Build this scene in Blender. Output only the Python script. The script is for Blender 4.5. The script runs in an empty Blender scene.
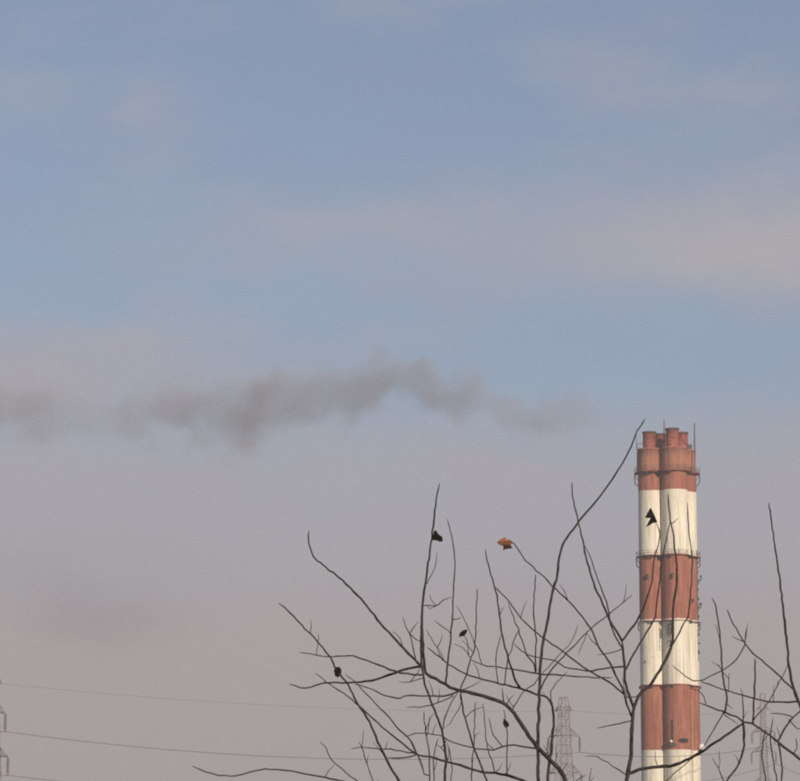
import bpy, bmesh, math, random
from mathutils import Vector, Matrix, noise as mnoise

random.seed(7)
R = math.radians
scene = bpy.context.scene
COL = scene.collection

# ------------------------------------------------------------------ camera
F = 3038.0                      # focal length in photo pixels (800 px wide)
PITCH = R(9.0)
EYE = Vector((0.0, 0.0, 1.7))
cam_d = bpy.data.cameras.new('camera')
cam_d.sensor_fit = 'HORIZONTAL'
cam_d.sensor_width = 36.0
cam_d.lens = 36.0 * F / 800.0
cam_d.clip_start = 0.1
cam_d.clip_end = 20000.0
cam = bpy.data.objects.new('camera', cam_d)
cam.location = EYE
cam.rotation_euler = (R(90) + PITCH, 0, 0)
COL.objects.link(cam)
scene.camera = cam

# ------------------------------------------------------------------ sky
SUN_EL, SUN_AZ = R(17), R(27)          # sun behind the camera, to its right
SKY_STRENGTH = 0.098
world = bpy.data.worlds.new('World')
scene.world = world
world.use_nodes = True
wt = world.node_tree
wt.nodes.clear()


class NG:
    """small node-graph helper"""
    def __init__(self, tree):
        self.t = tree

    def n(self, kind, **kw):
        nd = self.t.nodes.new(kind)
        for k, v in kw.items():
            setattr(nd, k, v)
        return nd

    def link(self, a, b):
        self.t.links.new(a, b)

    def put(self, sock, v):
        if isinstance(v, bpy.types.NodeSocket):
            self.t.links.new(v, sock)
        else:
            sock.default_value = v

    def m(self, op, a, b=None, c=None, clamp=False):
        nd = self.n('ShaderNodeMath', operation=op, use_clamp=clamp)
        self.put(nd.inputs[0], a)
        if b is not None:
            self.put(nd.inputs[1], b)
        if c is not None:
            self.put(nd.inputs[2], c)
        return nd.outputs[0]

    def smooth(self, v, lo, hi, a=0.0, b=1.0):
        nd = self.n('ShaderNodeMapRange', interpolation_type='SMOOTHSTEP')
        self.put(nd.inputs[0], v)
        for i, q in enumerate((lo, hi, a, b)):
            self.put(nd.inputs[i + 1], q)
        return nd.outputs[0]

    def lin(self, v, lo, hi, a=0.0, b=1.0):
        nd = self.n('ShaderNodeMapRange')
        self.put(nd.inputs[0], v)
        for i, q in enumerate((lo, hi, a, b)):
            self.put(nd.inputs[i + 1], q)
        return nd.outputs[0]

    def noise(self, vec, scale, detail=4, rough=0.5, dist=0.0):
        nd = self.n('ShaderNodeTexNoise')
        if vec is not None:
            self.put(nd.inputs['Vector'], vec)
        nd.inputs['Scale'].default_value = scale
        nd.inputs['Detail'].default_value = detail
        nd.inputs['Roughness'].default_value = rough
        nd.inputs['Distortion'].default_value = dist
        return nd.outputs[0]

    def mix(self, f, a, b, blend='MIX'):
        nd = self.n('ShaderNodeMix', data_type='RGBA', blend_type=blend)
        self.put(nd.inputs[0], f)
        self.put(nd.inputs[6], a)
        self.put(nd.inputs[7], b)
        return nd.outputs[2]

    def xyz(self, x, y, z):
        nd = self.n('ShaderNodeCombineXYZ')
        for i, q in enumerate((x, y, z)):
            self.put(nd.inputs[i], q)
        return nd.outputs[0]


g = NG(wt)
sky = g.n('ShaderNodeTexSky', sky_type='NISHITA', sun_disc=False)
sky.sun_elevation = SUN_EL
sky.sun_rotation = math.pi - SUN_AZ
sky.air_density = 1.0
sky.dust_density = 1.5
sky.ozone_density = 2.3
tc = g.n('ShaderNodeTexCoord')
sep = g.n('ShaderNodeSeparateXYZ')
g.link(tc.outputs['Generated'], sep.inputs[0])
DEG = 180 / math.pi
az = g.m('MULTIPLY', g.m('ARCTAN2', sep.outputs[0], sep.outputs[1]), DEG)
el = g.m('MULTIPLY', g.m('ARCSINE', sep.outputs[2]), DEG)
pos = g.xyz(az, g.m('MULTIPLY', el, 2.4), 0.0)
pos2 = g.xyz(az, g.m('MULTIPLY', el, 1.3), 7.3)
wob = g.m('SUBTRACT', g.noise(pos, 0.30, 5, 0.55), 0.5)
wob2 = g.m('SUBTRACT', g.noise(pos2, 0.85, 5, 0.6), 0.5)
azw = g.m('ADD', az, g.m('MULTIPLY', wob, 3.0))
elw = g.m('ADD', g.m('ADD', el, g.m('MULTIPLY', wob, 1.0)), g.m('MULTIPLY', wob2, 0.8))


def blob(ca, ce, sa, se, amp, soft=True):
    dx = g.m('DIVIDE', g.m('SUBTRACT', azw, ca), sa)
    dy = g.m('DIVIDE', g.m('SUBTRACT', elw, ce), se)
    q = g.m('ADD', g.m('MULTIPLY', dx, dx), g.m('MULTIPLY', dy, dy))
    return g.m('MULTIPLY', g.m('POWER', 2.718, g.m('MULTIPLY', q, -1.0)), amp)


def addm(*xs):
    s = xs[0]
    for x in xs[1:]:
        s = g.m('ADD', s, x)
    return s


# banks of cloud; the stretched noise carries them on all round the sky
warm = addm(blob(7.5, 11.75, 5.6, 1.15, 0.74), blob(-2.0, 11.8, 4.2, 0.9, 0.22), blob(-4.75, 14.4, 0.8, 0.55, 0.22), blob(-7.2, 9.3, 4.8, 0.8, 0.85))
low = g.smooth(elw, 9.4, 7.2, 0.0, 0.80)
low = g.m('ADD', low, g.smooth(el, 8.0, 3.5, 0.10, 0.20))
wide = g.m('MULTIPLY', g.smooth(g.noise(pos, 0.16, 5, 0.55), 0.45, 0.75), 0.35)
mask = g.m('MINIMUM', addm(warm, low, wide), 0.96)
cloud = g.mix(g.smooth(elw, 7.0, 3.4), (0.395, 0.385, 0.435, 1), (0.415, 0.365, 0.362, 1))
cloud = g.mix(g.m('MULTIPLY', g.smooth(el, 9.6, 11.4), 0.9), cloud, (0.455, 0.420, 0.440, 1))
smog = addm(blob(-5.5, 4.75, 1.5, 0.65, 0.55), blob(-7.5, 5.6, 2.5, 0.6, 0.2))
cloud = g.mix(smog, cloud, (0.29, 0.268, 0.285, 1))
sky_c = g.n('ShaderNodeVectorMath', operation='SCALE')
g.link(sky.outputs[0], sky_c.inputs[0])
sky_c.inputs['Scale'].default_value = SKY_STRENGTH
veil = g.m('ADD', 0.30, g.m('MULTIPLY', wob, 0.5), clamp=True)       # thin high cirrus
thin = g.mix(veil, sky_c.outputs[0], (0.272, 0.285, 0.445, 1))
final = g.mix(mask, thin, cloud)
bg = g.n('ShaderNodeBackground')
g.link(final, bg.inputs[0])
bg.inputs[1].default_value = 1.0
wo = g.n('ShaderNodeOutputWorld')
g.link(bg.outputs[0], wo.inputs[0])

# ------------------------------------------------------------------ sun
sd = bpy.data.lights.new('sun', 'SUN')
sd.energy = 3.9
sd.angle = R(2.0)
sd.color = (1.0, 0.86, 0.68)
sun = bpy.data.objects.new('sun', sd)
S = Vector((math.sin(SUN_AZ) * math.cos(SUN_EL), -math.cos(SUN_AZ) * math.cos(SUN_EL), math.sin(SUN_EL)))
sun.rotation_euler = S.to_track_quat('Z', 'Y').to_euler()
sun.location = S * 100
COL.objects.link(sun)

# ------------------------------------------------------------------ exposure / render
scene.view_settings.view_transform = 'Standard'
scene.view_settings.look = 'None'
scene.view_settings.exposure = 0.0
scene.view_settings.gamma = 1.0
scene.render.engine = 'CYCLES'
scene.cycles.use_denoising = False
scene.cycles.sample_clamp_direct = 3.0
scene.cycles.sample_clamp_indirect = 2.0
scene.cycles.max_bounces = 4
scene.cycles.volume_bounces = 0
scene.cycles.transparent_max_bounces = 8
scene.cycles.volume_step_rate = 1.0
scene.cycles.volume_max_steps = 256
scene.cycles.pixel_filter_type = 'BLACKMAN_HARRIS'
scene.cycles.filter_width = 2.2

# ------------------------------------------------------------------ helpers
CP, SP = math.cos(PITCH), math.sin(PITCH)


def px(x, y, depth):
    """photo pixel -> point on the vertical plane at ground distance `depth`"""
    dx, dy = (x - 400.0) / F, (390.5 - y) / F
    d = Vector((dx, CP - dy * SP, SP + dy * CP))
    return EYE + d * (depth / d.y)


def tag(o, label=None, cat=None, group=None, kind=None):
    for k, v in (('label', label), ('category', cat), ('group', group), ('kind', kind)):
        if v:
            o[k] = v
    return o


def empty(name, loc):
    o = bpy.data.objects.new(name, None)
    o.location = loc
    o.empty_display_size = 0.5
    COL.objects.link(o)
    return o


def link_mesh(name, me, mat, parent=None):
    o = bpy.data.objects.new(name, me)
    if mat is not None and not me.materials:
        me.materials.append(mat)
    COL.objects.link(o)
    if parent is not None:
        o.parent = parent
    return o


def build(name, verts, faces, mat, parent=None, smooth=False, origin=None):
    """verts in world space; stored relative to the parent's world origin"""
    off = origin if origin is not None else Vector((0, 0, 0))
    me = bpy.data.meshes.new(name)
    me.from_pydata([tuple(Vector(v) - off) for v in verts], [], faces)
    me.update()
    if smooth:
        me.polygons.foreach_set('use_smooth', [True] * len(me.polygons))
    return link_mesh(name, me, mat, parent)


class MB:
    def __init__(self):
        self.v, self.f = [], []

    def add(self, vs, fs):
        o = len(self.v)
        self.v += [Vector(v) for v in vs]
        self.f += [tuple(i + o for i in f) for f in fs]

    def box(self, c, sx, sy, sz, rz=0.0):
        c = Vector(c)
        m = Matrix.Rotation(rz, 3, 'Z')
        vs = [c + m @ Vector((a * sx / 2, b * sy / 2, d * sz / 2)) for a in (-1, 1) for b in (-1, 1) for d in (-1, 1)]
        self.add(vs, [(0, 1, 3, 2), (4, 6, 7, 5), (0, 4, 5, 1), (2, 3, 7, 6), (0, 2, 6, 4), (1, 5, 7, 3)])

    def tube(self, pts, radii, n=6, cap=True):
        pts = [Vector(p) for p in pts]
        if not isinstance(radii, (list, tuple)):
            radii = [radii] * len(pts)
        o = len(self.v)
        prev = None
        for i, p in enumerate(pts):
            a = pts[max(i - 1, 0)]
            b = pts[min(i + 1, len(pts) - 1)]
            t = (b - a).normalized()
            if prev is None:
                ref = Vector((0, 0, 1)) if abs(t.z) < 0.9 else Vector((1, 0, 0))
                u = t.cross(ref).normalized()
            else:
                u = (prev - t * prev.dot(t)).normalized()
            prev = u
            w = t.cross(u)
            for k in range(n):
                q = 2 * math.pi * k / n
                self.v.append(p + (u * math.cos(q) + w * math.sin(q)) * radii[i])
        for i in range(len(pts) - 1):
            for k in range(n):
                k2 = (k + 1) % n
                self.f.append((o + i * n + k, o + i * n + k2, o + (i + 1) * n + k2, o + (i + 1) * n + k))
        if cap:
            self.f.append(tuple(o + k for k in reversed(range(n))))
            self.f.append(tuple(o + (len(pts) - 1) * n + k for k in range(n)))

    def lathe(self, c, prof, n=24, capb=True, capt=True):
        c = Vector(c)
        o = len(self.v)
        for (r, z) in prof:
            for k in range(n):
                q = 2 * math.pi * k / n
                self.v.append(c + Vector((r * math.cos(q), r * math.sin(q), z)))
        for i in range(len(prof) - 1):
            for k in range(n):
                k2 = (k + 1) % n
                self.f.append((o + i * n + k, o + i * n + k2, o + (i + 1) * n + k2, o + (i + 1) * n + k))
        if capb:
            self.f.append(tuple(o + k for k in reversed(range(n))))
        if capt:
            self.f.append(tuple(o + (len(prof) - 1) * n + k for k in range(n)))

    def out(self, name, mat, parent=None, smooth=False, origin=None):
        return build(name, self.v, self.f, mat, parent, smooth, origin)


def material(name, rgb, rough=0.7, var=0.15, scale=3.0, metal=0.0, bump=0.0):
    m = bpy.data.materials.new(name)
    m.use_nodes = True
    q = NG(m.node_tree)
    b = m.node_tree.nodes['Principled BSDF']
    t = q.n('ShaderNodeTexCoord')
    nz = q.noise(t.outputs['Object'], scale, 5, 0.6)
    dark = tuple(c * (1 - var) for c in rgb) + (1,)
    lite = tuple(min(1, c * (1 + var)) for c in rgb) + (1,)
    q.link(q.mix(q.smooth(nz, 0.3, 0.7), dark, lite), b.inputs['Base Color'])
    b.inputs['Roughness'].default_value = rough
    b.inputs['Metallic'].default_value = metal
    b.inputs['Specular IOR Level'].default_value = 0.25
    if bump:
        bp = q.n('ShaderNodeBump')
        bp.inputs['Strength'].default_value = bump
        bp.inputs['Distance'].default_value = 0.01
        q.link(q.noise(t.outputs['Object'], scale * 4, 4, 0.6), bp.inputs['Height'])
        q.link(bp.outputs[0], b.inputs['Normal'])
    return m


M_ground = material('ground_grass', (0.075, 0.085, 0.035), 0.95, 0.35, 0.15)
M_bark = material('bark', (0.047, 0.041, 0.039), 0.9, 0.45, 40.0, bump=0.6)
M_steel = material('galvanised_steel', (0.30, 0.275, 0.255), 0.6, 0.2, 1.0)
M_wire = material('aluminium_wire', (0.20, 0.185, 0.18), 0.6, 0.1, 1.0)
M_insul = material('brown_porcelain', (0.20, 0.16, 0.14), 0.35, 0.2, 2.0)
M_darksteel = material('dark_steel', (0.075, 0.07, 0.068), 0.6, 0.3, 1.5)
M_lampwhite = material('white_glass', (0.82, 0.82, 0.80), 0.25, 0.04, 2.0)
M_deadleaf = material('dead_leaf', (0.016, 0.012, 0.012), 0.8, 0.4, 60.0, bump=0.5)
M_rustleaf = material('rusty_leaf', (0.27, 0.115, 0.07), 0.75, 0.35, 60.0, bump=0.5)
M_conduit = material('ochre_conduit', (0.46, 0.34, 0.16), 0.6, 0.2, 1.2)
M_deck = material('red_painted_deck', (0.17, 0.055, 0.04), 0.7, 0.3, 0.8)

# ------------------------------------------------------------------ ground
gm = MB()
N = 40
gx0, gx1, gy0, gy1 = -1800.0, 1800.0, -300.0, 3200.0
for j in range(N + 1):
    for i in range(N + 1):
        gm.v.append(Vector((gx0 + (gx1 - gx0) * i / N, gy0 + (gy1 - gy0) * j / N, 0.0)))
for j in range(N):
    for i in range(N):
        a = j * (N + 1) + i
        gm.f.append((a, a + 1, a + N + 2, a + N + 1))
tag(gm.out('ground', M_ground), kind='structure')

# ------------------------------------------------------------------ chimney
CH_D = 714.0
MPP = CH_D / F                       # metres per photo pixel at the chimney (about)
top_c = px(667, 447, CH_D)
CX = px(669.5, 700, CH_D).x
CX = px(667, 470, CH_D).x
CHO = Vector((CX, CH_D, 0.0))


def zc(y, d=CH_D - 4.5):
    return px(667, y, d).z


Z_TOP = zc(447.5)
bounds = [zc(v) for v in (490, 555.5, 620.5, 685, 750)]
BAND = (bounds[0] - bounds[4]) / 4

paint = bpy.data.materials.new('banded_chimney_paint')
paint.use_nodes = True
q = NG(paint.node_tree)
pb = paint.node_tree.nodes['Principled BSDF']
geo = q.n('ShaderNodeTexCoord')
sp = q.n('ShaderNodeSeparateXYZ')
q.link(geo.outputs['Object'], sp.inputs[0])
wav = q.m('MULTIPLY', q.m('SUBTRACT', q.noise(geo.outputs['Object'], 0.5, 3), 0.5), 0.25)
zz = q.m('ADD', sp.outputs[2], wav)
step = q.m('FLOOR', q.m('DIVIDE', q.m('SUBTRACT', bounds[0], zz), BAND))
par = q.m('MODULO', q.m('ADD', step, 1.0), 2.0)          # 0 above first bound (red) ... alternating
isred = q.m('LESS_THAN', q.m('ABSOLUTE', par), 0.5)
streak_v = q.n('ShaderNodeVectorMath', operation='MULTIPLY')
q.link(geo.outputs['Object'], streak_v.inputs[0])
streak_v.inputs[1].default_value = (1.6, 1.6, 0.10)
st = q.noise(streak_v.outputs[0], 1.0, 6, 0.62)
blot = q.noise(geo.outputs['Object'], 0.22, 5, 0.6)
red = q.mix(q.smooth(st, 0.32, 0.68), (0.25, 0.085, 0.058, 1), (0.40, 0.150, 0.100, 1))
red = q.mix(q.m('MULTIPLY', q.smooth(blot, 0.5, 0.72), 0.5), red, (0.40, 0.20, 0.135, 1))
topfade = q.smooth(sp.outputs[2], zc(474), zc(468))        # upper lift: lighter, browner red above the top gallery
red = q.mix(q.m('MULTIPLY', topfade, 0.75), red, q.mix(q.smooth(st, 0.38, 0.62), (0.30, 0.13, 0.085, 1), (0.43, 0.205, 0.135, 1)))
white = q.mix(q.smooth(st, 0.3, 0.62), (0.56, 0.49, 0.385, 1), (0.84, 0.785, 0.67, 1))
grime = q.m('MULTIPLY', q.smooth(q.m('ADD', q.m('MULTIPLY', st, 0.6), q.m('MULTIPLY', blot, 0.4)), 0.54, 0.70), 0.55)
white = q.mix(grime, white, (0.33, 0.25, 0.18, 1))
# soot washing down from the edge of each red band
frac = q.m('FRACT', q.m('DIVIDE', q.m('SUBTRACT', bounds[0], zz), BAND))
wash = q.m('MULTIPLY', q.m('MULTIPLY', q.smooth(frac, 0.35, 0.0), q.smooth(st, 0.5, 0.68)), 0.5)
white = q.mix(wash, white, (0.30, 0.17, 0.12, 1))
col = q.mix(isred, white, red)
q.link(col, pb.inputs['Base Color'])
pb.inputs['Roughness'].default_value = 0.78
pb.inputs['Specular IOR Level'].default_value = 0.2
bp = q.n('ShaderNodeBump')
bp.inputs['Strength'].default_value = 0.25
bp.inputs['Distance'].default_value = 0.05
q.link(st, bp.inputs['Height'])
q.link(bp.outputs[0], pb.inputs['Normal'])

M_flue = material('red_flue_steel', (0.30, 0.095, 0.075), 0.65, 0.35, 0.7)
M_sootsteel = material('sooty_rim_steel', (0.085, 0.05, 0.045), 0.8, 0.4, 1.2)
M_rod = material('weathered_rod', (0.13, 0.125, 0.125), 0.6, 0.2, 1.0)
M_soot = material('soot', (0.025, 0.022, 0.022), 0.95, 0.3, 1.0)
M_rail = material('railing_red_grey', (0.11, 0.075, 0.07), 0.6, 0.2, 1.0)

chimney = empty('chimney', CHO)
tag(chimney, 'tall four flue chimney painted in red and white bands, trailing grey smoke', 'chimney')
LR = 13.2 * MPP                      # lobe radius
RR = 17.4 * MPP                      # centre circle
ALPHA = math.asin(5.5 / 17.4)
lobes = []
for k in range(4):
    a = ALPHA + k * math.pi / 2
    lobes.append(Vector((RR * math.sin(a), -RR * math.cos(a), 0)))    # 0 = nearest the camera, slightly right
flue_tops = [428.0, 434.5, 434.0, 430.0]
for k, L in enumerate(lobes):
    n = 48
    shell = MB()
    # a barely tapering tube with a rolled rim and weld rings at each lift
    prof = [(LR * 1.035, 0.0)]
    zs = 6.0
    while zs < Z_TOP - 2:
        prof += [(LR * (1.03 - 0.03 * zs / Z_TOP), zs)]
        zs += 5.1
    prof += [(LR, Z_TOP - 0.35), (LR + 0.10, Z_TOP - 0.32), (LR + 0.10, Z_TOP - 0.04), (LR - 0.05, Z_TOP)]
    shell.lathe(L, prof, n)
    so = shell.out('shell', paint, chimney, True)
    for p in so.data.polygons:
        if abs(p.normal.z) > 0.6:
            p.use_smooth = False
    # inner flue rising out of the shell
    fl = MB()
    dd = CH_D + L.y
    zt = Z_TOP + (Z_TOP * 0 + (447.5 - flue_tops[k]) * MPP) * (1.0 if k in (0, 3) else 1.02)
    if k in (1, 2):
        zt = Z_TOP + (447.5 - 429.0) * MPP
    fr = 6.5 * MPP
    tip = L + Vector(((-1.2, -1.0, 0.0, -1.4)[k] * MPP, 0, 0))
    fl.lathe(tip, [(fr * 1.02, Z_TOP - 1.0), (fr, Z_TOP + 0.4), (fr, zt - 0.45), (fr + 0.09, zt - 0.42), (fr + 0.09, zt), (fr - 0.12, zt),
                   (fr - 0.12, zt - 2.2)], 32, True, False)
    fo = fl.out('flue', M_flue, chimney, True)
    cr = MB()
    cr.lathe(tip, [(fr + 0.095, zt - 0.40), (fr + 0.16, zt - 0.36), (fr + 0.16, zt + 0.03), (fr - 0.10, zt + 0.05)], 32, False, False)
    cr.out('rim_collar', M_sootsteel, fo, True)
    # sooty mouth inside the flue
    mo = MB()
    mo.lathe(tip, [(0.02, zt - 2.0), (fr - 0.14, zt - 1.9), (fr - 0.135, zt - 0.02)], 32, True, False)
    mo.out('flue_mouth', M_soot, fo, True)
    rg = MB()
    rg.lathe(tip, [(fr + 0.005, Z_TOP + 1.55), (fr + 0.09, Z_TOP + 1.6), (fr + 0.09, Z_TOP + 1.8), (fr + 0.005, Z_TOP + 1.85)], 32, False, False)
    rg.out('stiffener_ring', M_flue, fo, True)


def outline(theta, d):
    """distance from the axis to the four-lobed outline, offset by d"""
    u = Vector((math.cos(theta), math.sin(theta)))
    best = 0
    for L in lobes:
        b = u.dot(Vector((L.x, L.y)))
        c = L.x * L.x + L.y * L.y - (LR + d) ** 2
        disc = b * b - c
        if disc >= 0:
            best = max(best, b + math.sqrt(disc))
    return best


def ring_pts(d, z, n=96):
    return [Vector((math.cos(2 * math.pi * i / n) * outline(2 * math.pi * i / n, d), math.sin(2 * math.pi * i / n) * outline(2 * math.pi * i / n, d), z)) for i in range(n)]


def round_pts(r, z, n=72):
    return [Vector((math.cos(2 * math.pi * i / n) * r, math.sin(2 * math.pi * i / n) * r, z)) for i in range(n)]


RO = RR + LR


def gallery(z, outw, thick, rail_h, brackets, mat, br_h=3.2):
    """ring walkway round the cluster with railing and knee brackets"""
    n = 96
    inner_b, inner_t = ring_pts(-0.15, z - thick, n), ring_pts(-0.15, z, n)
    rad = [min(RO + outw, outline(2 * math.pi * i / n, outw + 0.6)) for i in range(n)]
    ob = [Vector((math.cos(2 * math.pi * i / n) * rad[i], math.sin(2 * math.pi * i / n) * rad[i], z - thick)) for i in range(n)]
    ot = [p + Vector((0, 0, thick)) for p in ob]
    d = MB()
    vs = inner_b + inner_t + ob + ot
    fs = []
    for i in range(n):
        j = (i + 1) % n
        fs += [(i, j, 2 * n + j, 2 * n + i), (n + i, 3 * n + i, 3 * n + j, n + j), (2 * n + i, 2 * n + j, 3 * n + j, 3 * n + i)]
    d.add(vs, fs)
    deck = d.out('gallery_deck', mat, chimney)
    if rail_h:
        for h in (rail_h, rail_h * 0.5):
            r = MB()
            pts = [p + Vector((0, 0, h)) for p in ot]
            pts.append(pts[0])
            r.tube(pts, 0.035, 5, False)
            r.out('rail', M_rail, deck)
        for i in range(0, n, 4):
            r = MB()
            r.tube([ot[i], ot[i] + Vector((0, 0, rail_h))], 0.05, 5)
            r.out('railing_post', M_rail, deck)
    for i in range(0, n, n // brackets):
        th = 2 * math.pi * i / n
        u = Vector((math.cos(th), math.sin(th), 0))
        ri, ro = outline(th, -0.05), rad[i] - 0.08
        bh = br_h if math.sin(th) > -0.4 else 0.55       # short corbels on the camera side, full knee brackets elsewhere
        b = MB()
        b.tube([u * ro + Vector((0, 0, z - thick)), u * ro + Vector((0, 0, z - thick - bh * 0.72)), u * ri + Vector((0, 0, z - thick - bh))], 0.13, 5)
        b.tube([u * ro + Vector((0, 0, z - thick - 0.1)), u * ri + Vector((0, 0, z - thick - bh * 0.62))], 0.07, 5)
        b.out('bracket', M_darksteel, deck)
    return deck


gallery(zc(470.5), 0.55, 0.34, 1.1, 8, M_deck, 3.0)
gallery(zc(555.2), 0.38, 0.2, 1.1, 8, M_deck, 2.6)
gallery(zc(620.6), 0.14, 0.14, 0, 8, M_deck, 2.2)
gallery(zc(685.2), 0.10, 0.10, 0, 8, M_deck, 0.6)


def on_outline(xpx, d, ypx=470):
    """point of the front outline whose photo column is xpx (the axis leans with the camera's tilt)"""
    want = (xpx - 667 - (ypx - 470) * 0.0148) * MPP
    best = min((abs(math.cos(t) * outline(t, d) - want), t) for t in [math.pi + math.pi * i / 720 for i in range(721)])
    t = best[1]
    r = outline(t, d)
    return Vector((math.cos(t) * r, math.sin(t) * r, 0)), t


def add_light(xpx, ypx, size, name='obstruction_light'):
    p, t = on_outline(xpx, 0.0, ypx)
    u = Vector((math.cos(t), math.sin(t), 0))
    z = zc(ypx)
    b = MB()
    c = p + u * 0.55 + Vector((0, 0, z))
    b.box(c, 0.5 * size, 0.4 * size, 0.9 * size, t)
    b.box(c + Vector((0, 0, 0.62 * size)), 0.75 * size, 0.6 * size, 0.12, t)
    b.tube([p - u * 0.1 + Vector((0, 0, z - 0.2)), c - Vector((0, 0, 0.2))], 0.07, 6)
    b.tube([p - u * 0.1 + Vector((0, 0, z - 0.9 * size)), c - Vector((0, 0, 0.3))], 0.05, 6)
    return b.out(name, M_darksteel, chimney)


for (a, b_, s) in ((647.5, 577, 0.9), (670, 577, 0.9), (684.5, 576, 0.9), (668, 630, 2.0), (690.5, 600, 0.7), (645, 661, 0.4)):
    add_light(a, b_, s)
# tall lantern frame in the groove below the third red band
p, t = on_outline(667, 0.0, 632)
b = MB()
z0, z1 = zc(646), zc(622)
for sx in (-0.55, 0.55):
    b.tube([p + Vector((sx, -0.9, z0)), p + Vector((sx, -0.9, z1))], 0.11, 5)
for i in range(6):
    zq = z0 + (z1 - z0) * i / 5
    b.tube([p + Vector((-0.55, -0.9, zq)), p + Vector((0.55, -0.9, zq))], 0.05, 5)
    b.tube([p + Vector((0, 0.2, zq)), p + Vector((0, -0.9, zq))], 0.05, 5)
b.out('lantern_frame', M_darksteel, chimney)
# rod with a base lamp on the lower red band
p, t = on_outline(670.5, 0.0, 735)
b = MB()
b.tube([p + Vector((0, -0.4, zc(744))), p + Vector((0, -0.4, zc(720)))], 0.12, 6)
b.box(p + Vector((0, -0.25, zc(745))), 1.5, 0.9, 0.5)
rod = b.out('sampling_pipe', M_darksteel, chimney)
b = MB()
b.lathe(p + Vector((-0.45, -0.75, zc(742))), [(0.05, -0.3), (0.3, -0.2), (0.34, 0.05), (0.2, 0.3), (0.04, 0.38)], 12)
b.out('lamp_dome', M_lampwhite, rod, True)
# oval port with a dark mouth
p, t = on_outline(681, 0.0, 741)
u = Vector((math.cos(t), math.sin(t), 0)); w = Vector((-math.sin(t), math.cos(t), 0))
b = MB()
n = 20
vs = []
for (s, off) in ((1.25, -0.25), (1.25, 0.16), (1.0, 0.16), (1.0, -0.25)):
    for k in range(n):
        a = 2 * math.pi * k / n
        vs.append(p + w * (1.1 * s * math.cos(a)) + u * (off - 0.19 * (s * math.cos(a)) ** 2) + Vector((0, 0, zc(741) + 0.5 * s * math.sin(a))))
b.add(vs, [(i * n + k, i * n + (k + 1) % n, (i + 1) * n + (k + 1) % n, (i + 1) * n + k) for i in range(3) for k in range(n)])
port = b.out('port_rim', M_deck, chimney)
b = MB()
b.add([p + w * (1.1 * math.cos(2 * math.pi * k / n)) + u * (0.11 - 0.19 * math.cos(2 * math.pi * k / n) ** 2) + Vector((0, 0, zc(741) + 0.5 * math.sin(2 * math.pi * k / n))) for k in range(n)] + [p + u * 0.12 + Vector((0, 0, zc(741)))],
      [(k, (k + 1) % n, n) for k in range(n)])
b.out('port_mouth', M_soot, port)
# ochre service conduits in the groove between the front and the right-hand shells
for (xx, y0, y1, rr_) in ((688.6, 781 + 300, 641, 0.20), (690.6, 781 + 300, 700, 0.11)):
    p, t = on_outline(xx, 0.28, 720)
    b = MB()
    b.tube([p + Vector((0, 0, zc(y0))), p + Vector((0, 0, zc(y1)))], rr_, 8)
    b.out('conduit', M_conduit, chimney, True)
# white beacon on an arm at the right flank
for (ang, yy, big) in ((-0.12, 747, 1.15), (-0.05, 603, 0.55), (0.02, 575, 0.45)):
    u = Vector((math.cos(ang), math.sin(ang), 0))
    r0 = outline(ang, 0)
    z = zc(yy)
    b = MB()
    b.tube([u * (r0 - 0.1) + Vector((0, 0, z - 1.0)), u * (r0 + 0.9) + Vector((0, 0, z - 0.55))], 0.1, 6)
    b.tube([u * (r0 - 0.1) + Vector((0, 0, z - 2.2)), u * (r0 + 0.9) + Vector((0, 0, z - 0.7))], 0.08, 6)
    b.box(u * (r0 + 0.9) + Vector((0, 0, z - 0.6)), 0.9 * big, 0.9 * big, 0.25)
    arm = b.out('beacon_arm', M_darksteel, chimney)
    b = MB()
    s = 0.62 * big
    b.lathe(u * (r0 + 0.9) + Vector((0, 0, z)), [(0.75 * s, -0.5 * big), (s, -0.2 * big), (s * 1.05, 0.2 * big), (s * 0.75, 0.6 * big), (0.1, 0.8 * big)], 16)
    b.out('beacon', M_lampwhite if big > 0.9 else M_darksteel, arm, True)
# cable tray and clips running up the right flank
ang = -0.02
u = Vector((math.cos(ang), math.sin(ang), 0))
r0 = outline(ang, 0.10)
b = MB()
b.tube([u * r0 + Vector((0, 0, zc(660))), u * r0 + Vector((0, 0, zc(548)))], 0.09, 6)
for yy in range(552, 660, 9):
    b.box(u * (r0 + 0.12) + Vector((0, 0, zc(yy))), 0.55, 0.4, 0.7 if yy % 2 else 0.35)
b.out('cable_tray', M_darksteel, chimney)
# pipe seam on the left shell of the lower white band
p0, _ = on_outline(643, 0.05, 657)
p1, _ = on_outline(651, 0.05, 657)
p2, _ = on_outline(658.5, 0.05, 657)
b = MB()
b.tube([p0 + Vector((0, 0, zc(657))), p1 + Vector((0, 0, zc(657))), p2 + Vector((0, 0, zc(657)))], 0.07, 6)
b.out('clamp_band', M_darksteel, chimney)
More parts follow.
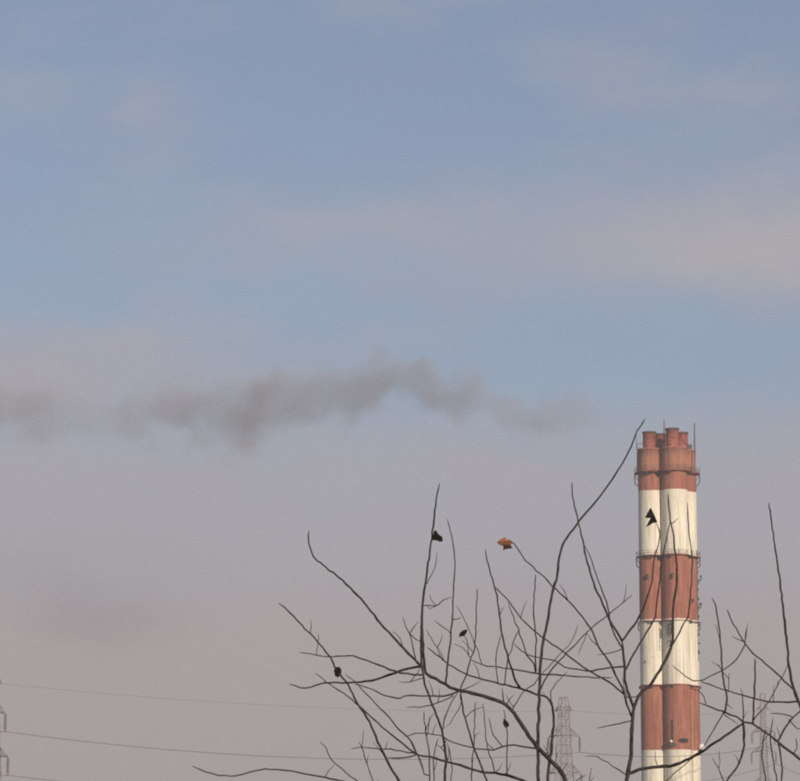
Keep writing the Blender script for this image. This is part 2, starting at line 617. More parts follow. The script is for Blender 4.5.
# lightning rods
for (xx, yb, yt, dy, rr_) in ((695.6, 462, 419.5, 1.0, 0.24), (664.2, 447, 417, -1.0, 0.2), (636.8, 472, 443, -1.0, 0.14), (694.0, 472, 446, -2.0, 0.12), (637.2, 446, 424, 2.0, 0.06)):
    p = Vector(((xx - 667) * MPP, dy, 0))
    b = MB()
    b.tube([p + Vector((0, 0, zc(yb))), p + Vector((0, 0, (zc(yb) + zc(yt)) / 2)), p + Vector((0.05, 0, zc(yt)))], [rr_, rr_ * 0.9, rr_ * 0.55], 7)
    s = 1 if xx > 667 else -1
    if abs(xx - 667) > 10:
        b.tube([p + Vector((0, 0, zc(yb) + 0.4)), p - Vector((s * 1.6, 0, -zc(yb) - 0.3))], 0.06, 5)
        b.tube([p + Vector((0, 0, zc(yb) + 1.5)), p - Vector((s * 1.6, 0, -zc(yb) - 1.4))], 0.06, 5)
    b.out('lightning_rod', M_rod, chimney)
b = MB()
b.box(Vector(((690.5 - 667) * MPP, 0.6, Z_TOP + 0.7)), 1.0, 0.8, 1.4)
b.out('instrument_box', M_darksteel, chimney)

# ------------------------------------------------------------------ pylons and wires
PYL = [  # column px, distance, peak y, earth-arm y, arm ys
    (-8.5, 482.0, 669, 682, (712, 755.5, 799)),
    (564.0, 560.0, 697.5, 709, (735, 772, 809)),
    (763.5, 775.0, 694, 708, (731, 751, 783)),
]
pyl_pos = [px(a, 740, d) for (a, d, *_r) in PYL]
line_dirs = []
for i in range(3):
    a = pyl_pos[max(i - 1, 0)]
    b = pyl_pos[min(i + 1, 2)]
    v = Vector((b.x - a.x, b.y - a.y, 0)).normalized()
    line_dirs.append(v)
pyl_labels = ['lattice power pylon cut off by the frame, only its arm ends showing',
              'pale lattice power pylon standing between the bare branches left of the chimney',
              'slender distant lattice power pylon beyond the branches right of the chimney']
tips = []
for i, (cx, D, ypk, yea, yarms) in enumerate(PYL):
    base = Vector((pyl_pos[i].x, D, 0))
    root = empty('power_pylon', base)
    tag(root, pyl_labels[i], 'pylon', 'pylons of one power line')
    ld = line_dirs[i]
    ad = Vector((ld.y, -ld.x, 0))                       # arm direction, to the right
    zpk, zea = px(cx, ypk, D).z, px(cx, yea, D).z
    zas = [px(cx, y, D).z for y in yarms]
    ztop = zea + 0.3

    def hw(z):
        return (0.95 + (2.9 - 0.95) * max(0.0, 1 - z / ztop) ** 1.15) * (0.66, 0.78, 0.6)[i]

    def corner(sx, sy, z):
        return ad * (sx * hw(z)) + ld * (sy * hw(z)) + Vector((0, 0, z))
    levels = [0.0]
    while levels[-1] < ztop - 1.0:
        levels.append(min(ztop, levels[-1] + max(1.7, 1.55 * hw(levels[-1]))))
    for sx in (-1, 1):
        for sy in (-1, 1):
            b = MB()
            b.tube([corner(sx, sy, z) for z in levels], 0.085, 4)
            b.out('leg', M_steel, root)
    for (s1, s2) in (((-1, -1), (1, -1)), ((1, -1), (1, 1)), ((1, 1), (-1, 1)), ((-1, 1), (-1, -1))):
        b = MB()
        for k in range(len(levels) - 1):
            za, zb = levels[k], levels[k + 1]
            b.tube([corner(*s1, za), corner(*s2, zb)], 0.045, 4)
            b.tube([corner(*s2, za), corner(*s1, zb)], 0.045, 4)
            b.tube([corner(*s1, zb), corner(*s2, zb)], 0.04, 4)
        b.out('bracing', M_steel, root)
    # peak cage
    b = MB()
    for sx in (-1, 1):
        for sy in (-1, 1):
            b.tube([corner(sx, sy, ztop), ad * (sx * 0.62) + ld * (sy * 0.5) + Vector((0, 0, zpk))], 0.08, 4)
    for (s1, s2) in ((-1, 1), (1, -1)):
        b.tube([corner(s1, -1, ztop), ad * (s2 * 0.75) - ld * 0.5 + Vector((0, 0, zpk))], 0.06, 4)
    b.tube([ad * -0.8 + Vector((0, 0, zpk)), ad * 0.8 + Vector((0, 0, zpk))], 0.09, 4)
    b.out('peak', M_steel, root)
    tp = {}
    arms = [(zea, (2.75, 1.75, 1.5)[i], 0.0)] + [(z, (3.95, 3.15, 2.9)[i] + (1.0, 0.28, 0.2)[i] * k, 2.75) for k, z in enumerate(zas)]
    for lv, (z, ln, ins) in enumerate(arms):
        for s in (-1, 1):
            zt = z - 0.35
            e = ad * (s * ln) + Vector((0, 0, zt))
            b = MB()
            for sy in (-1, 1):
                b.tube([corner(s, sy, z), e], 0.10, 4)
                b.tube([corner(s, sy, z + (1.25 if lv else 0.7)), e], 0.075, 4)
                mid = corner(s, sy, z) * 0.5 + e * 0.5
                b.tube([corner(s, sy, z + (1.25 if lv else 0.7)), mid], 0.05, 4)
            arm = b.out('crossarm', M_steel, root)
            if ins:
                b = MB()
                prof = [(0.05, 0.0)]
                for q_ in range(11):
                    zq = -0.25 - q_ * 0.215
                    prof += [(0.06, zq + 0.05), (0.30, zq), (0.28, zq - 0.06), (0.06, zq - 0.08)]
                prof += [(0.05, -2.65), (0.18, -2.7), (0.18, -2.85), (0.04, -2.9)]
                b.lathe(e, [(r_, z_) for r_, z_ in prof], 8)
                b.out('insulator', M_insul, arm)
            tp[(lv, s)] = base + e - Vector((0, 0, 2.88 if ins else 0.05))
    tips.append(tp)


def wire(a, b, sag, rad):
    n = 28
    pts = []
    for i in range(n + 1):
        t = i / n
        p = a.lerp(b, t)
        p.z -= 4 * sag * t * (1 - t)
        pts.append(p)
    m = MB()
    m.tube(pts, rad, 5)
    return m


lv_name = ['thin earth wire', 'upper wire', 'middle wire', 'lowest wire']
spans = [(0, 1, 'spanning from the cut off pylon to the pale pylon'), (1, 2, 'spanning from the pale pylon to the slender pylon')]
for (i, j, txt) in spans:
    for (lv, s) in [k_ for k_ in tips[i] if k_[1] > 0]:
        a, b = tips[i][(lv, s)], tips[j][(lv, s)]
        sag = (2.6 if lv else 1.5) * (1.0 if i == 0 else 0.7)
        o = wire(a, b, sag, 0.066 if lv else 0.026).out('power_wire', M_wire)
        tag(o, f'{lv_name[lv]} {txt}', 'wire', 'wires of the power line')
# the line goes on beyond both end pylons
for (i, dv, txt) in ((0, -line_dirs[0] * 170, 'leaving the cut off pylon'), (2, line_dirs[2] * 190, 'running on beyond the slender pylon')):
    for (lv, s) in [k_ for k_ in tips[i] if k_[1] > 0]:
        a = tips[i][(lv, s)]
        b = a + dv
        o = wire(a, b, 2.4 if lv else 1.4, 0.066 if lv else 0.026).out('power_wire', M_wire)
        tag(o, f'{lv_name[lv]} {txt}', 'wire', 'wires of the power line')

# ------------------------------------------------------------------ bare trees
def smooth_path(P, per=6.0):
    """Catmull-Rom through (x, y, depth, width) tuples"""
    out = []
    n = len(P)
    for i in range(n - 1):
        p0, p1, p2, p3 = P[max(i - 1, 0)], P[i], P[i + 1], P[min(i + 2, n - 1)]
        seg = math.hypot(p2[0] - p1[0], p2[1] - p1[1])
        k = max(1, int(seg / per))
        for j in range(k):
            t = j / k
            c = []
            for a, b, cc, d in zip(p0, p1, p2, p3):
                lin = b + (cc - b) * t
                cr = 0.5 * (2 * b + (cc - a) * t + (2 * a - 5 * b + 4 * cc - d) * t * t + (3 * b - a - 3 * cc + d) * t ** 3)
                c.append(cr if seg > 1e-6 and len(c) < 2 else lin)
            out.append(tuple(c))
    out.append(P[-1])
    return out


class Tree:
    def __init__(self, label, trunk, depth, tw):
        self.depth = depth
        base = px(trunk[0][0], trunk[0][1], depth)
        base.z = 0.0
        self.base = base
        self.root = empty('bare_tree', base)
        tag(self.root, label, 'tree', 'bare trees')
        self.samples = []
        self.rng = random.Random(int(trunk[0][0]))
        self.top = trunk[-1]
        pts = [(x, y, depth, w) for (x, y), w in zip(trunk, tw)]
        self.tube('trunk', pts, 12, flare=True)

    def tube(self, name, P, sides, flare=False):
        path = smooth_path(P, 5.0 if not flare else 14.0)
        pts, rad = [], []
        r_ = self.rng
        ph = r_.uniform(0, 50)
        s = 0.0
        prev = None
        for i, (x, y, d, w) in enumerate(path):
            if prev:
                s += math.hypot(x - prev[0], y - prev[1])
            prev = (x, y)
            self.samples.append((x, y, d, w))
            k = mnoise.noise(Vector((s * 0.15, ph, 0)))
            k2 = mnoise.noise(Vector((s * 0.15, ph + 9, 3)))
            amp = 0.0 if i == 0 else 1.15
            p = px(x + k * amp, y + k2 * amp, d + 0.004 * k)
            knob = 1.0 + 0.13 * mnoise.noise(Vector((s * 0.33, ph, 5))) + (0.16 if r_.random() < 0.10 and i > 1 else 0)
            pts.append(p - self.base)
            rad.append(max(0.30, w * 0.5) * knob * d / F)
        if flare:
            pts[0].z = -0.05
            rad[0] *= 1.35
        rad[-1] *= 0.55
        m = MB()
        m.tube(pts, rad, sides)
        return m.out(name, M_bark, self.root, True)

    def near(self, x, y):
        best = min(self.samples, key=lambda q_: (q_[0] - x) ** 2 + (q_[1] - y) ** 2)
        return best, math.hypot(best[0] - x, best[1] - y)

    def branch(self, w0, w1, pts, T=False, lean=None, name=None):
        r_ = self.rng
        P = []
        lens = [0.0]
        for a, b in zip(pts, pts[1:]):
            lens.append(lens[-1] + math.hypot(b[0] - a[0], b[1] - a[1]))
        lean = r_.uniform(-0.0028, 0.0028) if lean is None else lean
        if T:
            d0 = self.depth
            P.append((self.top[0] + r_.uniform(-3, 3), self.top[1] + 4, d0, w0 * 1.9))
            l0 = math.hypot(self.top[0] - pts[0][0], self.top[1] - pts[0][1])
        else:
            b, dist = self.near(*pts[0])
            d0 = b[2]
            l0 = 0.0
            if 1.0 < dist < 9.0:
                P.append((b[0], b[1], d0, w0))
        for (x, y), l in zip(pts, lens):
            t = l / max(lens[-1], 1e-6)
            P.append((x, y, d0 + lean * (l + l0), w0 + (w1 - w0) * t ** 0.9))
        return self.tube(name or ('branch' if w0 > 1.7 else 'twig'), P, 8 if w0 > 2.5 else 6)

    def fringe(self, n, box):
        """short side shoots on what is already there"""
        r_ = self.rng
        cand = [q_ for q_ in self.samples if box[0] < q_[0] < box[2] and box[1] < q_[1] < box[3]]
        for i in range(n):
            x, y, d, w = r_.choice(cand)
            a = R(r_.uniform(40, 140))
            L = r_.uniform(7, 22)
            b_ = a + r_.uniform(-0.4, 0.4)
            p = [(x, y), (x + L * 0.5 * math.cos(a), y - L * 0.5 * math.sin(a)), (x + L * 0.5 * (math.cos(a) + math.cos(b_)), y - L * 0.5 * (math.sin(a) + math.sin(b_)))]
            self.branch(0.95, 0.7, p)

    def leaf(self, outline_px, mat, curl, label=None, at=None):
        """a dry curled leaf: domed sheet with thickness hanging on the nearest twig"""
        cx = sum(p[0] for p in outline_px) / len(outline_px)
        cy = sum(p[1] for p in outline_px) / len(outline_px)
        b, _ = self.near(*(at or (cx, cy)))
        d = b[2] - 0.006
        r_ = self.rng
        # densify the outline, then two rings towards the centre
        ring = []
        k = len(outline_px)
        for i in range(k):
            p0, p1 = outline_px[i], outline_px[(i + 1) % k]
            for t in (0, 0.5):
                j = 0.35 if t else 0.0
                ring.append((p0[0] + (p1[0] - p0[0]) * t + r_.uniform(-j, j), p0[1] + (p1[1] - p0[1]) * t + r_.uniform(-j, j)))
        n = len(ring)
        vs, fs = [], []
        size = max(math.hypot(p[0] - cx, p[1] - cy) for p in ring)
        for side in (0, 1):
            for s in (1.0, 0.62, 0.28):
                for (x, y) in ring:
                    X, Y = cx + (x - cx) * s, cy + (y - cy) * s
                    rr = math.hypot(X - cx, Y - cy) / size
                    dep = d + curl * (rr * rr) * (0.6 + 0.6 * math.sin(3.1 * (X - cx) / size + 1.3)) + 0.25 * curl * math.sin(5 * (Y - cy) / size)
                    thick = 0.0013 if s < 1 else 0.0004
                    vs.append(px(X, Y, dep + (thick if side else -thick)) - self.base)
            vs.append(px(cx, cy, d + (0.0013 if side else -0.0013)) - self.base)
        M_ = 3 * n + 1
        for side in (0, 1):
            o = side * M_
            for a in (0, 1):
                for i in range(n):
                    j = (i + 1) % n
                    f = (o + a * n + i, o + a * n + j, o + (a + 1) * n + j, o + (a + 1) * n + i)
                    fs.append(f if side else f[::-1])
            for i in range(n):
                j = (i + 1) % n
                f = (o + 2 * n + i, o + 2 * n + j, o + 3 * n)
                fs.append(f if side else f[::-1])
        for i in range(n):
            j = (i + 1) % n
            fs.append((i, j, M_ + j, M_ + i))
        o = build('leaf', vs, fs, mat, self.root)
        if label:
            o['label'] = label
        return o


t1 = Tree('spreading bare tree with a few dry leaves left of and in front of the chimney', [(604, 1222), (601, 1120), (596, 1003)], 15.0, [26, 22, 19])
B = t1.branch
# stems that leave the fork below the frame
B(4.4, 1.3, [(560, 900), (541, 800), (538, 781), (538, 740), (539, 700), (541, 661), (544, 640), (548.7, 615), (553, 590), (556, 580), (560, 552), (567, 538), (577, 524), (590, 508), (604, 491), (613, 478), (623, 462), (631, 447), (637, 432), (645, 419)], T=True, lean=0.0004, name='stem')
B(5.2, 1.3, [(584, 850), (574, 800), (566, 781), (558, 768), (540, 750), (529, 736), (514, 713), (501.5, 702.5), (483, 696), (462, 691), (450, 687), (436, 679), (426, 673), (424, 660), (422.5, 640), (422, 621), (422.5, 606), (426, 580), (429, 558), (431, 544), (433, 526), (435, 511), (439, 484)], T=True, lean=-0.0006, name='stem')
B(4.0, 1.2, [(562, 880), (549, 800), (547.5, 781), (550.6, 753), (553.7, 722.5), (552, 707), (547, 698), (537, 694), (518, 688), (501, 684), (488, 681), (468, 675), (449, 664.5), (436, 654), (427, 648)], T=True, lean=0.0010, name='stem')
B(5.0, 1.2, [(622, 870), (626, 790), (628, 773), (631, 753), (632, 730), (634.5, 706), (641, 693), (650, 685.6), (657, 675), (665, 661), (671, 648), (673, 640), (673, 612), (677, 579), (676, 560), (675, 550), (673, 530), (670, 519), (668, 494)], T=True, lean=0.0012, name='stem')
B(3.4, 1.6, [(470, 860), (446, 800), (444.5, 781), (446, 765), (445, 747), (440.6, 725), (434, 710), (427, 690), (423, 675), (421, 655), (420.5, 640), (421.5, 622)], T=True, lean=-0.0012, name='stem')
B(3.0, 1.3, [(430, 840), (406, 793), (399, 781), (387, 761), (380, 746), (367.5, 718), (357, 703), (348, 685), (338, 672), (330, 657), (315, 639), (305, 629), (290, 613), (279, 603)], T=True, lean=-0.0008, name='stem')
B(3.4, 0.9, [(570, 830), (540, 792), (523, 781), (510, 776), (495, 773), (478, 771.5), (460, 765), (447, 762), (434, 758), (419, 755), (409, 749), (397, 739), (382, 727), (370, 716), (356, 704), (343, 693), (330, 685), (322, 678), (315, 673)], T=True, lean=0.0006, name='stem')
B(2.6, 1.0, [(520, 860), (495, 800), (487, 781), (484, 773), (477, 756), (471, 738), (465, 718), (461, 697), (461, 687), (467, 673), (471, 658), (475, 646), (476, 621), (477.5, 588)], T=True, lean=-0.0004, name='stem')
B(2.6, 1.2, [(480, 850), (380, 793), (352, 784), (339, 780.5), (309, 774.6), (282, 770), (260, 770), (237, 775.5), (219, 775.5), (201, 770), (192, 766)], T=True, lean=-0.0011, name='stem')
B(1.8, 1.0, [(440, 850), (380, 803), (357, 781), (346, 773), (331, 759), (326, 748), (320, 742)], T=True, lean=0.0008)
B(1.5, 0.9, [(440, 860), (385, 810), (373, 781), (367, 764), (362, 748), (359, 742)], T=True, lean=0.0012)
B(2.1, 1.0, [(470, 880), (434, 800), (430, 781), (429, 753), (425, 727), (424, 712)], T=True, lean=0.0014)
B(1.8, 1.0, [(480, 880), (438, 800), (434.5, 781), (434, 756), (438, 739)], T=True, lean=-0.0015)
B(1.6, 0.9, [(490, 880), (476, 800), (472, 781), (472, 765), (474, 742), (475, 702)], T=True, lean=0.0013)
B(1.4, 0.9, [(490, 870), (455, 800), (451, 781), (452, 765), (449, 748)], T=True, lean=0.0016)
B(1.3, 0.8, [(590, 860), (588, 800), (589, 781), (591.5, 768)], T=True, lean=0.001)
# limbs of the left fan
B(2.6, 1.2, [(420, 666), (400, 671), (378, 679), (366, 681.5), (347, 683), (324, 683), (311, 687), (301, 688), (290, 684)])
B(2.2, 1.0, [(418, 675), (401, 673), (389, 669), (367, 661), (353, 656), (333, 657), (322, 656), (299, 652)])
B(2.7, 1.4, [(420, 665), (412, 657), (396, 640), (380, 623), (361, 599), (343, 581), (326, 567), (314, 557), (308, 543), (309, 531)])
B(1.6, 0.9, [(414, 753), (400, 751), (385, 749), (366, 748), (351, 748)])
B(1.7, 1.2, [(416, 755), (405, 758), (387, 758)])
B(1.7, 0.8, [(416, 752), (411, 741), (401, 731), (385, 713), (371, 699), (358, 685), (345, 674)])
B(2.0, 1.0, [(457, 692), (444, 696), (427, 696), (404, 696), (400, 698), (385, 696), (371, 689), (355, 684)])
B(1.2, 0.8, [(453, 696), (437.6, 703), (431, 705.5), (420, 707), (407, 707)])
B(1.3, 1.0, [(443, 728), (445, 717), (454, 698), (459, 691)])
B(1.0, 0.8, [(461, 694), (460, 707), (447, 727)])
B(2.2, 1.0, [(446, 684), (446, 680), (448, 661), (451, 634), (453, 606), (454.5, 575), (455, 563), (453.4, 546), (450.5, 532), (447, 519)])
B(1.2, 1.0, [(423, 606), (438, 604.5), (444, 600), (452, 597)])
B(0.9, 0.7, [(430, 609), (436, 606), (431, 600), (430, 594)])
B(1.0, 0.8, [(427, 583), (432, 574), (437, 560), (437, 552)])
B(1.6, 0.9, [(417, 664), (413, 648), (410, 634), (405, 626), (403, 617)])
B(1.1, 0.8, [(410, 633), (414, 627), (418, 622)])
B(1.1, 0.9, [(410, 634), (416, 640), (421, 642)])
B(1.1, 0.8, [(443, 661), (437, 648), (429, 635), (427, 629)])
B(1.0, 0.7, [(482, 664), (478, 651), (472, 637), (463, 617), (457, 606)])
B(1.1, 0.8, [(453, 620), (459, 619), (461, 617)])
B(1.0, 0.8, [(469, 656), (468, 648), (466, 638), (463, 632)])
B(0.9, 0.7, [(469, 656), (463, 648), (454, 644)])
B(1.9, 1.0, [(539, 674), (520, 671), (504, 668), (482, 665), (470, 659)])
B(1.9, 1.0, [(539, 674), (556, 675), (581, 677), (612, 678)])
B(2.1, 1.2, [(521, 689), (515, 680), (508, 658), (502, 632), (499, 609), (494, 585), (488, 565), (485, 550)])
B(1.2, 0.9, [(498, 684), (496, 660), (498, 645), (502, 634)])
B(1.7, 1.0, [(536, 672), (534, 664), (527, 655), (518, 629), (511, 611), (508, 602)])
B(1.2, 0.9, [(505, 683), (508, 660), (518, 630)])
B(1.5, 1.0, [(536, 672), (535, 658), (536, 640), (534.5, 621), (533.5, 600), (536, 574)])
# the right-hand stem's limbs
B(3.0, 2.4, [(634, 708), (629, 695), (625, 680), (624.5, 664), (622.5, 648), (622, 641)], lean=-0.001)
B(2.3, 1.2, [(633, 720), (627, 704), (624, 692), (616, 676), (609, 661), (598, 646), (591, 629), (575, 608), (556, 589), (533, 567), (525, 560), (519, 551), (514, 543), (510, 541.5)])
B(2.0, 1.2, [(625, 694), (617, 689), (608, 681), (596, 675), (583, 667), (562, 651), (538, 634), (521, 618), (506, 598), (495, 587)])
B(2.2, 1.0, [(622, 641), (628, 633), (637, 621), (642, 611), (648, 595), (652, 581), (654, 558), (655.5, 553), (659.5, 541), (659, 530), (656.5, 522)], lean=0.0004)
B(2.4, 1.1, [(622, 641), (616, 631), (610, 621), (603, 604), (595, 587.5), (587.5, 562), (580, 530), (575, 507), (571, 482)], lean=-0.0005)
B(1.7, 1.0, [(620, 645), (613, 631), (609, 618), (608, 606), (600, 586), (594, 568), (589, 554), (584, 546)])
B(2.2, 1.0, [(626, 669), (634, 654), (643, 638), (652, 623), (655, 617), (659, 585), (662, 560), (664, 551), (666, 541), (670, 522)])
B(1.9, 1.0, [(669, 651), (677, 637), (684, 623), (688, 618), (690, 600), (692, 570), (692, 556), (690, 541), (688, 520), (687.5, 502)])
B(1.1, 0.8, [(671, 524), (675, 521), (678, 518)])
B(1.2, 0.9, [(621, 650), (611, 653), (598, 655)])
B(2.0, 1.0, [(625, 667), (608, 668), (593, 671), (581, 670), (565, 667), (555, 661), (528, 655), (514, 644)])
B(1.6, 0.9, [(540, 690), (547, 676), (560, 660), (575, 645), (591, 628), (605, 618), (614, 610), (632, 595)])
B(1.0, 0.7, [(543, 672), (556, 659), (568, 646), (575, 634), (578, 624)])
B(0.9, 0.7, [(587, 632), (584, 640), (578, 655)])
B(1.3, 0.9, [(631, 721), (614, 725), (597, 728)])
B(1.2, 0.8, [(627, 776), (617, 769), (608, 763), (597, 757), (585, 756)])
B(1.3, 0.8, [(627, 697), (636, 697), (641, 692)])
B(3.4, 2.2, [(629, 774), (640, 770), (658, 767), (676, 765), (700, 753), (720, 739), (743, 724)], lean=-0.0006)
B(1.2, 0.8, [(690, 760), (682, 767), (666, 781), (655, 793)])
B(2.0, 1.0, [(539, 749), (521, 746), (508, 745), (494, 750), (478, 749), (460, 745), (448, 740), (442, 736), (422, 733), (404, 737)])
B(1.4, 0.9, [(503, 747), (497, 740), (493, 735), (489, 718)])
B(1.4, 0.9, [(495, 773), (492, 761), (487, 747), (485, 725), (483, 703)])
B(1.3, 0.9, [(507, 775), (507, 755), (507, 738), (506, 722), (504, 710)])
B(1.5, 1.0, [(503, 703), (503, 695), (502, 688)])
B(1.3, 0.9, [(512, 711), (523, 693), (534, 684), (540, 676)])
B(1.2, 0.8, [(552, 704), (551, 692), (560, 679), (568, 672)])
B(1.0, 0.8, [(463, 690), (474, 685), (481, 681)])
B(1.0, 0.8, [(424, 678), (410, 682), (399, 682)])
B(1.0, 0.8, [(480, 679), (478, 670), (474, 663)])
B(1.4, 0.9, [(424, 774), (419, 759), (412, 741)])
B(0.9, 0.7, [(521, 617), (524, 606), (527, 600)])
t1.fringe(20, (300, 600, 660, 790))
t1.fringe(30, (365, 690, 580, 800))

L = t1.leaf
L([(433.8, 531), (436.3, 530.6), (439, 534.7), (442.5, 537), (443, 540), (440.7, 542), (437.3, 540.5), (432, 540)], M_deadleaf, 0.02, 'black curled dead leaf', (433, 535))
L([(650.7, 507.5), (654.8, 516), (657.5, 522), (653, 523), (645.6, 527.5), (649.4, 522.6), (650, 519.6), (651.6, 517), (651.2, 513.6), (645, 518), (648.2, 511.5)], M_deadleaf, 0.02, 'black double pointed dead leaf', (657, 522))
L([(335.4, 667.2), (339.4, 666.8), (341.6, 670), (341.2, 675), (338, 677.6), (334.6, 675.6), (333.8, 671)], M_deadleaf, 0.015, 'black oval dead leaf', (337, 671))
L([(458.8, 637), (459.8, 633), (463.5, 630), (467.4, 629.2), (466.6, 632.8), (463.4, 636.4)], M_deadleaf, 0.012, 'small dark slanting dead leaf', (464, 631))
L([(503.6, 718.4), (507.4, 721.5), (509.4, 725.5), (506, 728.4), (502.8, 723.5)], M_deadleaf, 0.01, 'small dark dead leaf', (506, 722))
L([(497, 543), (500.4, 539.2), (505, 537.4), (507.2, 539.2), (512.4, 541.2), (511, 545), (506.5, 545.6), (503, 545.8), (500, 545.2)], M_rustleaf, 0.02, 'rust orange curled dead leaf', (513, 542))
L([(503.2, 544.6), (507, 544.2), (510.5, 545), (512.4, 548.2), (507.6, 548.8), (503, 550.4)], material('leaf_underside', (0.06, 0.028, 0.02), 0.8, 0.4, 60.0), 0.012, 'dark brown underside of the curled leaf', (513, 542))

t2 = Tree('bare tree with twisted limbs right of the chimney', [(878, 1224), (874, 1120), (868, 1010)], 14.6, [24, 20, 17])
B = t2.branch
B(4.2, 1.4, [(850, 860), (815, 772), (800, 759), (789, 751), (778, 742), (765, 732), (752, 724), (743, 722), (737, 717), (723, 712), (713, 708), (706, 705), (699, 703)], T=True, lean=0.0008, name='stem')
B(4.2, 1.3, [(850, 850), (812, 742), (799, 702), (794, 690), (788.5, 664), (787, 643), (783, 610), (780, 580), (774.5, 545), (769, 503)], T=True, lean=-0.0006, name='stem')
B(2.3, 1.2, [(820, 880), (782, 800), (777, 781), (772, 753), (770, 737), (772, 725), (773, 718)], T=True, lean=0.0012)
B(2.1, 1.2, [(810, 880), (771, 800), (766, 781), (762, 755), (763, 742), (766, 730)], T=True, lean=-0.0012)
B(2.1, 1.6, [(753, 723), (754, 700), (755, 681), (755, 659)])
B(2.6, 1.6, [(743, 723), (744, 745), (741, 759), (733, 772), (727, 781), (721, 796)])
B(1.5, 0.9, [(725, 785), (722, 778), (719, 769), (720, 761)])
B(1.4, 0.9, [(743, 722), (742, 695), (741, 689)])
B(1.1, 0.9, [(743, 719), (747, 712)])
B(2.1, 1.2, [(724, 713), (727, 698), (724, 685), (722, 664), (719, 627), (715, 604), (712, 598)])
B(2.1, 1.2, [(796, 693), (780, 677), (766, 664), (753, 654), (745, 643), (736, 629), (727, 610)])
B(1.2, 0.8, [(744, 642), (737, 639), (732, 636)])
B(1.5, 0.9, [(745, 645), (736, 660), (725, 669), (715, 674), (699, 681), (688, 678), (672, 665)])
B(2.1, 1.2, [(799, 702), (784, 702), (768, 702), (752, 698), (728, 691), (700, 681)])
B(1.4, 1.0, [(752, 722), (760, 712), (768, 703), (780, 681), (788, 665)])
B(1.9, 1.4, [(778, 741), (783, 731), (792, 719), (803, 709), (815, 702)])
B(1.5, 1.0, [(792, 717), (782, 714), (770, 713)])
B(1.3, 0.9, [(789, 720), (797, 728), (806, 731)])
B(2.1, 1.5, [(778, 742), (781, 757), (782, 770), (781, 790)])
B(1.3, 0.9, [(723, 714), (713, 731), (704, 746), (698, 753)])
B(1.1, 0.8, [(725, 715), (738, 724)])
B(1.1, 0.8, [(706, 704), (704, 696), (699, 690), (690, 688)])
B(1.0, 0.8, [(728, 692), (729, 673)])
B(1.1, 0.8, [(726, 703), (733, 710)])
B(1.3, 0.9, [(793, 755), (797, 748), (796, 738)])
t2.fringe(14, (700, 640, 800, 790))

# ------------------------------------------------------------------ smoke
SM_D = CH_D
path = [  # x px, y px, radius px, density
    (668, 424, 7, 0.10), (640, 421, 10, 0.16), (610, 418, 14, 0.34), (580, 418, 18, 0.62), (550, 418, 21, 0.8), (520, 414, 20, 0.7), (495, 408, 18, 0.8),
    (465, 394, 24, 1.0), (435, 390, 26, 1.0), (405, 380, 24, 0.85), (375, 385, 30, 1.05), (345, 395, 30, 1.0), (315, 402, 30, 0.75), (285, 405, 36, 0.9),
    (255, 408, 40, 1.0), (220, 418, 36, 0.75), (185, 412, 32, 0.85), (150, 410, 27, 0.8), (115, 416, 28, 0.5), (80, 420, 26, 0.32), (45, 412, 28, 0.65), (10, 410, 32, 0.85),
    (-30, 405, 32, 0.7), (-80, 400, 36, 0.6), (-140, 398, 40, 0.4), (-190, 396, 36, 0.1)]
sx0, sx1 = px(path[0][0], 410, SM_D).x, px(path[-1][0], 410, SM_D).x
SO = Vector((sx0, SM_D, px(400, 410, SM_D).z))
SL = sx0 - sx1                                    # plume length
sm = bpy.data.materials.new('grey_smoke')
sm.use_nodes = True
sm.node_tree.nodes.clear()
q = NG(sm.node_tree)
t = q.n('ShaderNodeTexCoord')
s3 = q.n('ShaderNodeSeparateXYZ')
q.link(t.outputs['Object'], s3.inputs[0])
u = q.m('DIVIDE', q.m('MULTIPLY', s3.outputs[0], -1.0), SL)


def curve(pairs, lo, hi):
    nd = q.n('ShaderNodeFloatCurve')
    c = nd.mapping.curves[0]
    pts = [(min(1, max(0, a)), (v - lo) / (hi - lo)) for a, v in pairs]
    c.points[0].location = pts[0]
    c.points[1].location = pts[-1]
    for p_ in pts[1:-1]:
        c.points.new(*p_)
    nd.mapping.update()
    q.link(u, nd.inputs['Value'])
    return q.m('ADD', q.m('MULTIPLY', nd.outputs[0], hi - lo), lo)


us = [(sx0 - px(a, 410, SM_D).x) / SL for (a, *_r) in path]
zs_ = [px(400, y, SM_D).z - SO.z for (_a, y, *_r) in path]
rs = [1.25 * r * SM_D / F for (_a, _y, r, _d) in path]
zc_ = curve(list(zip(us, zs_)), -6.0, 9.0)
rc_ = curve(list(zip(us, rs)), 0.0, 14.0)
dc_ = curve(list(zip(us, [p_[3] for p_ in path])), 0.0, 1.2)
warp = q.n('ShaderNodeTexNoise')
warp.inputs['Scale'].default_value = 0.085
warp.inputs['Detail'].default_value = 3.0
q.link(t.outputs['Object'], warp.inputs['Vector'])
ws = q.n('ShaderNodeSeparateXYZ')
q.link(warp.outputs['Color'], ws.inputs[0])
dy_ = q.m('ADD', s3.outputs[1], q.m('MULTIPLY', q.m('SUBTRACT', ws.outputs[0], 0.5), 7.0))
dz_ = q.m('ADD', q.m('SUBTRACT', s3.outputs[2], zc_), q.m('MULTIPLY', q.m('SUBTRACT', ws.outputs[1], 0.5), 7.0))
dist = q.m('SQRT', q.m('ADD', q.m('MULTIPLY', dy_, dy_), q.m('MULTIPLY', dz_, dz_)))
rel = q.m('DIVIDE', dist, q.m('MAXIMUM', rc_, 0.3))
nz = q.noise(t.outputs['Object'], 0.125, 4, 0.5)
val = q.m('ADD', q.m('SUBTRACT', 1.0, rel), q.m('MULTIPLY', q.m('SUBTRACT', nz, 0.5), 2.4))
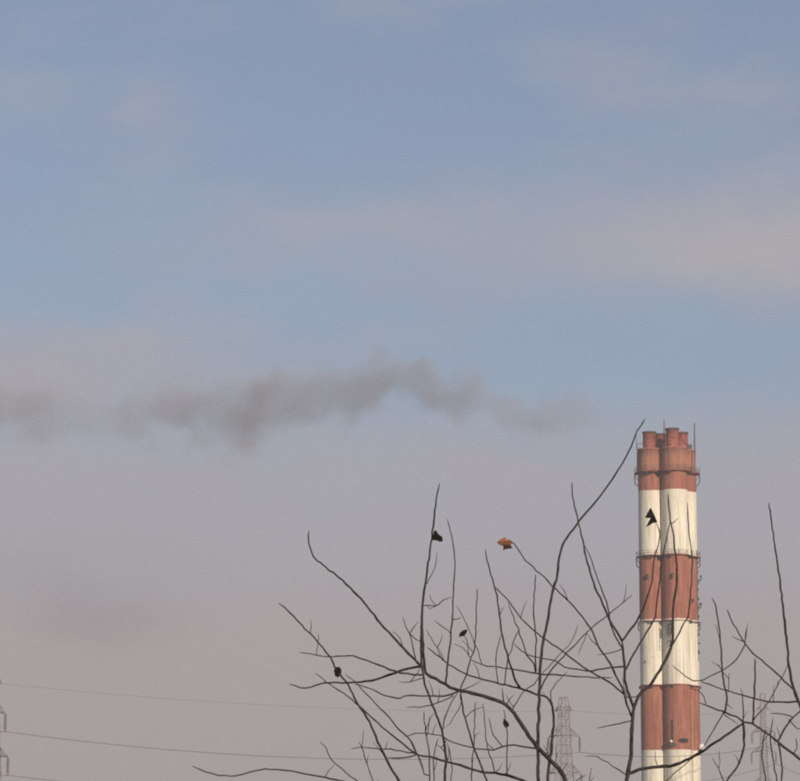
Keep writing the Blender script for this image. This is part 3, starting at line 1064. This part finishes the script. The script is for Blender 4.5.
dens = q.m('MULTIPLY', q.m('MULTIPLY', q.smooth(val, 0.0, 0.75), dc_), 0.074)
pv = q.n('ShaderNodeVolumePrincipled')
pv.inputs['Color'].default_value = (0.74, 0.685, 0.675, 1)
pv.inputs['Anisotropy'].default_value = 0.0
q.link(dens, pv.inputs['Density'])
mo = q.n('ShaderNodeOutputMaterial')
q.link(pv.outputs[0], mo.inputs['Volume'])
# hull that wraps the plume
hull = MB()
n = 20
ring_us = [i / 48 for i in range(49)]


def interp(x, xs, ys):
    for i in range(len(xs) - 1):
        if xs[i] <= x <= xs[i + 1]:
            return ys[i] + (ys[i + 1] - ys[i]) * (x - xs[i]) / (xs[i + 1] - xs[i])
    return ys[-1]


for uu in ring_us:
    z, r = interp(uu, us, zs_), interp(uu, us, rs)
    for k in range(n):
        a = 2 * math.pi * k / n
        lump = 1.45 + 0.16 * mnoise.noise(Vector((uu * 30, math.cos(a) * 1.5, math.sin(a) * 1.5)))
        rr = r * lump + 1.0
        hull.v.append(SO + Vector((-uu * SL, math.cos(a) * rr, z + math.sin(a) * rr)))
for i in range(len(ring_us) - 1):
    for k in range(n):
        k2 = (k + 1) % n
        hull.f.append((i * n + k, (i + 1) * n + k, (i + 1) * n + k2, i * n + k2))
hull.f.append(tuple(range(n)))
hull.f.append(tuple((len(ring_us) - 1) * n + k for k in reversed(range(n))))
smoke = hull.out('smoke_plume', sm, None, False, SO)
smoke.location = SO
tag(smoke, 'lumpy grey brown smoke drifting sideways from the chimney top', 'smoke', kind='stuff')
sm.cycles.volume_step_rate = 1.0

# ------------------------------------------------------------------ haze
hz = bpy.data.materials.new('haze_air')
hz.use_nodes = True
hz.node_tree.nodes.clear()
q = NG(hz.node_tree)
pv = q.n('ShaderNodeVolumePrincipled')
pv.inputs['Color'].default_value = (0.86, 0.85, 0.86, 1)
pv.inputs['Density'].default_value = 0.00028
mo = q.n('ShaderNodeOutputMaterial')
q.link(pv.outputs[0], mo.inputs['Volume'])
b = MB()
hx0, hx1, hy0, hy1, hz0, hz1 = gx0 - 20, gx1 + 20, gy0 - 20, gy1 + 20, -1.0, 135.0
b.box(((hx0 + hx1) / 2, (hy0 + hy1) / 2, (hz0 + hz1) / 2), hx1 - hx0, hy1 - hy0, hz1 - hz0)
haze = b.out('haze', hz)
tag(haze, 'thin pale haze filling the air over the whole place', 'haze', kind='stuff')
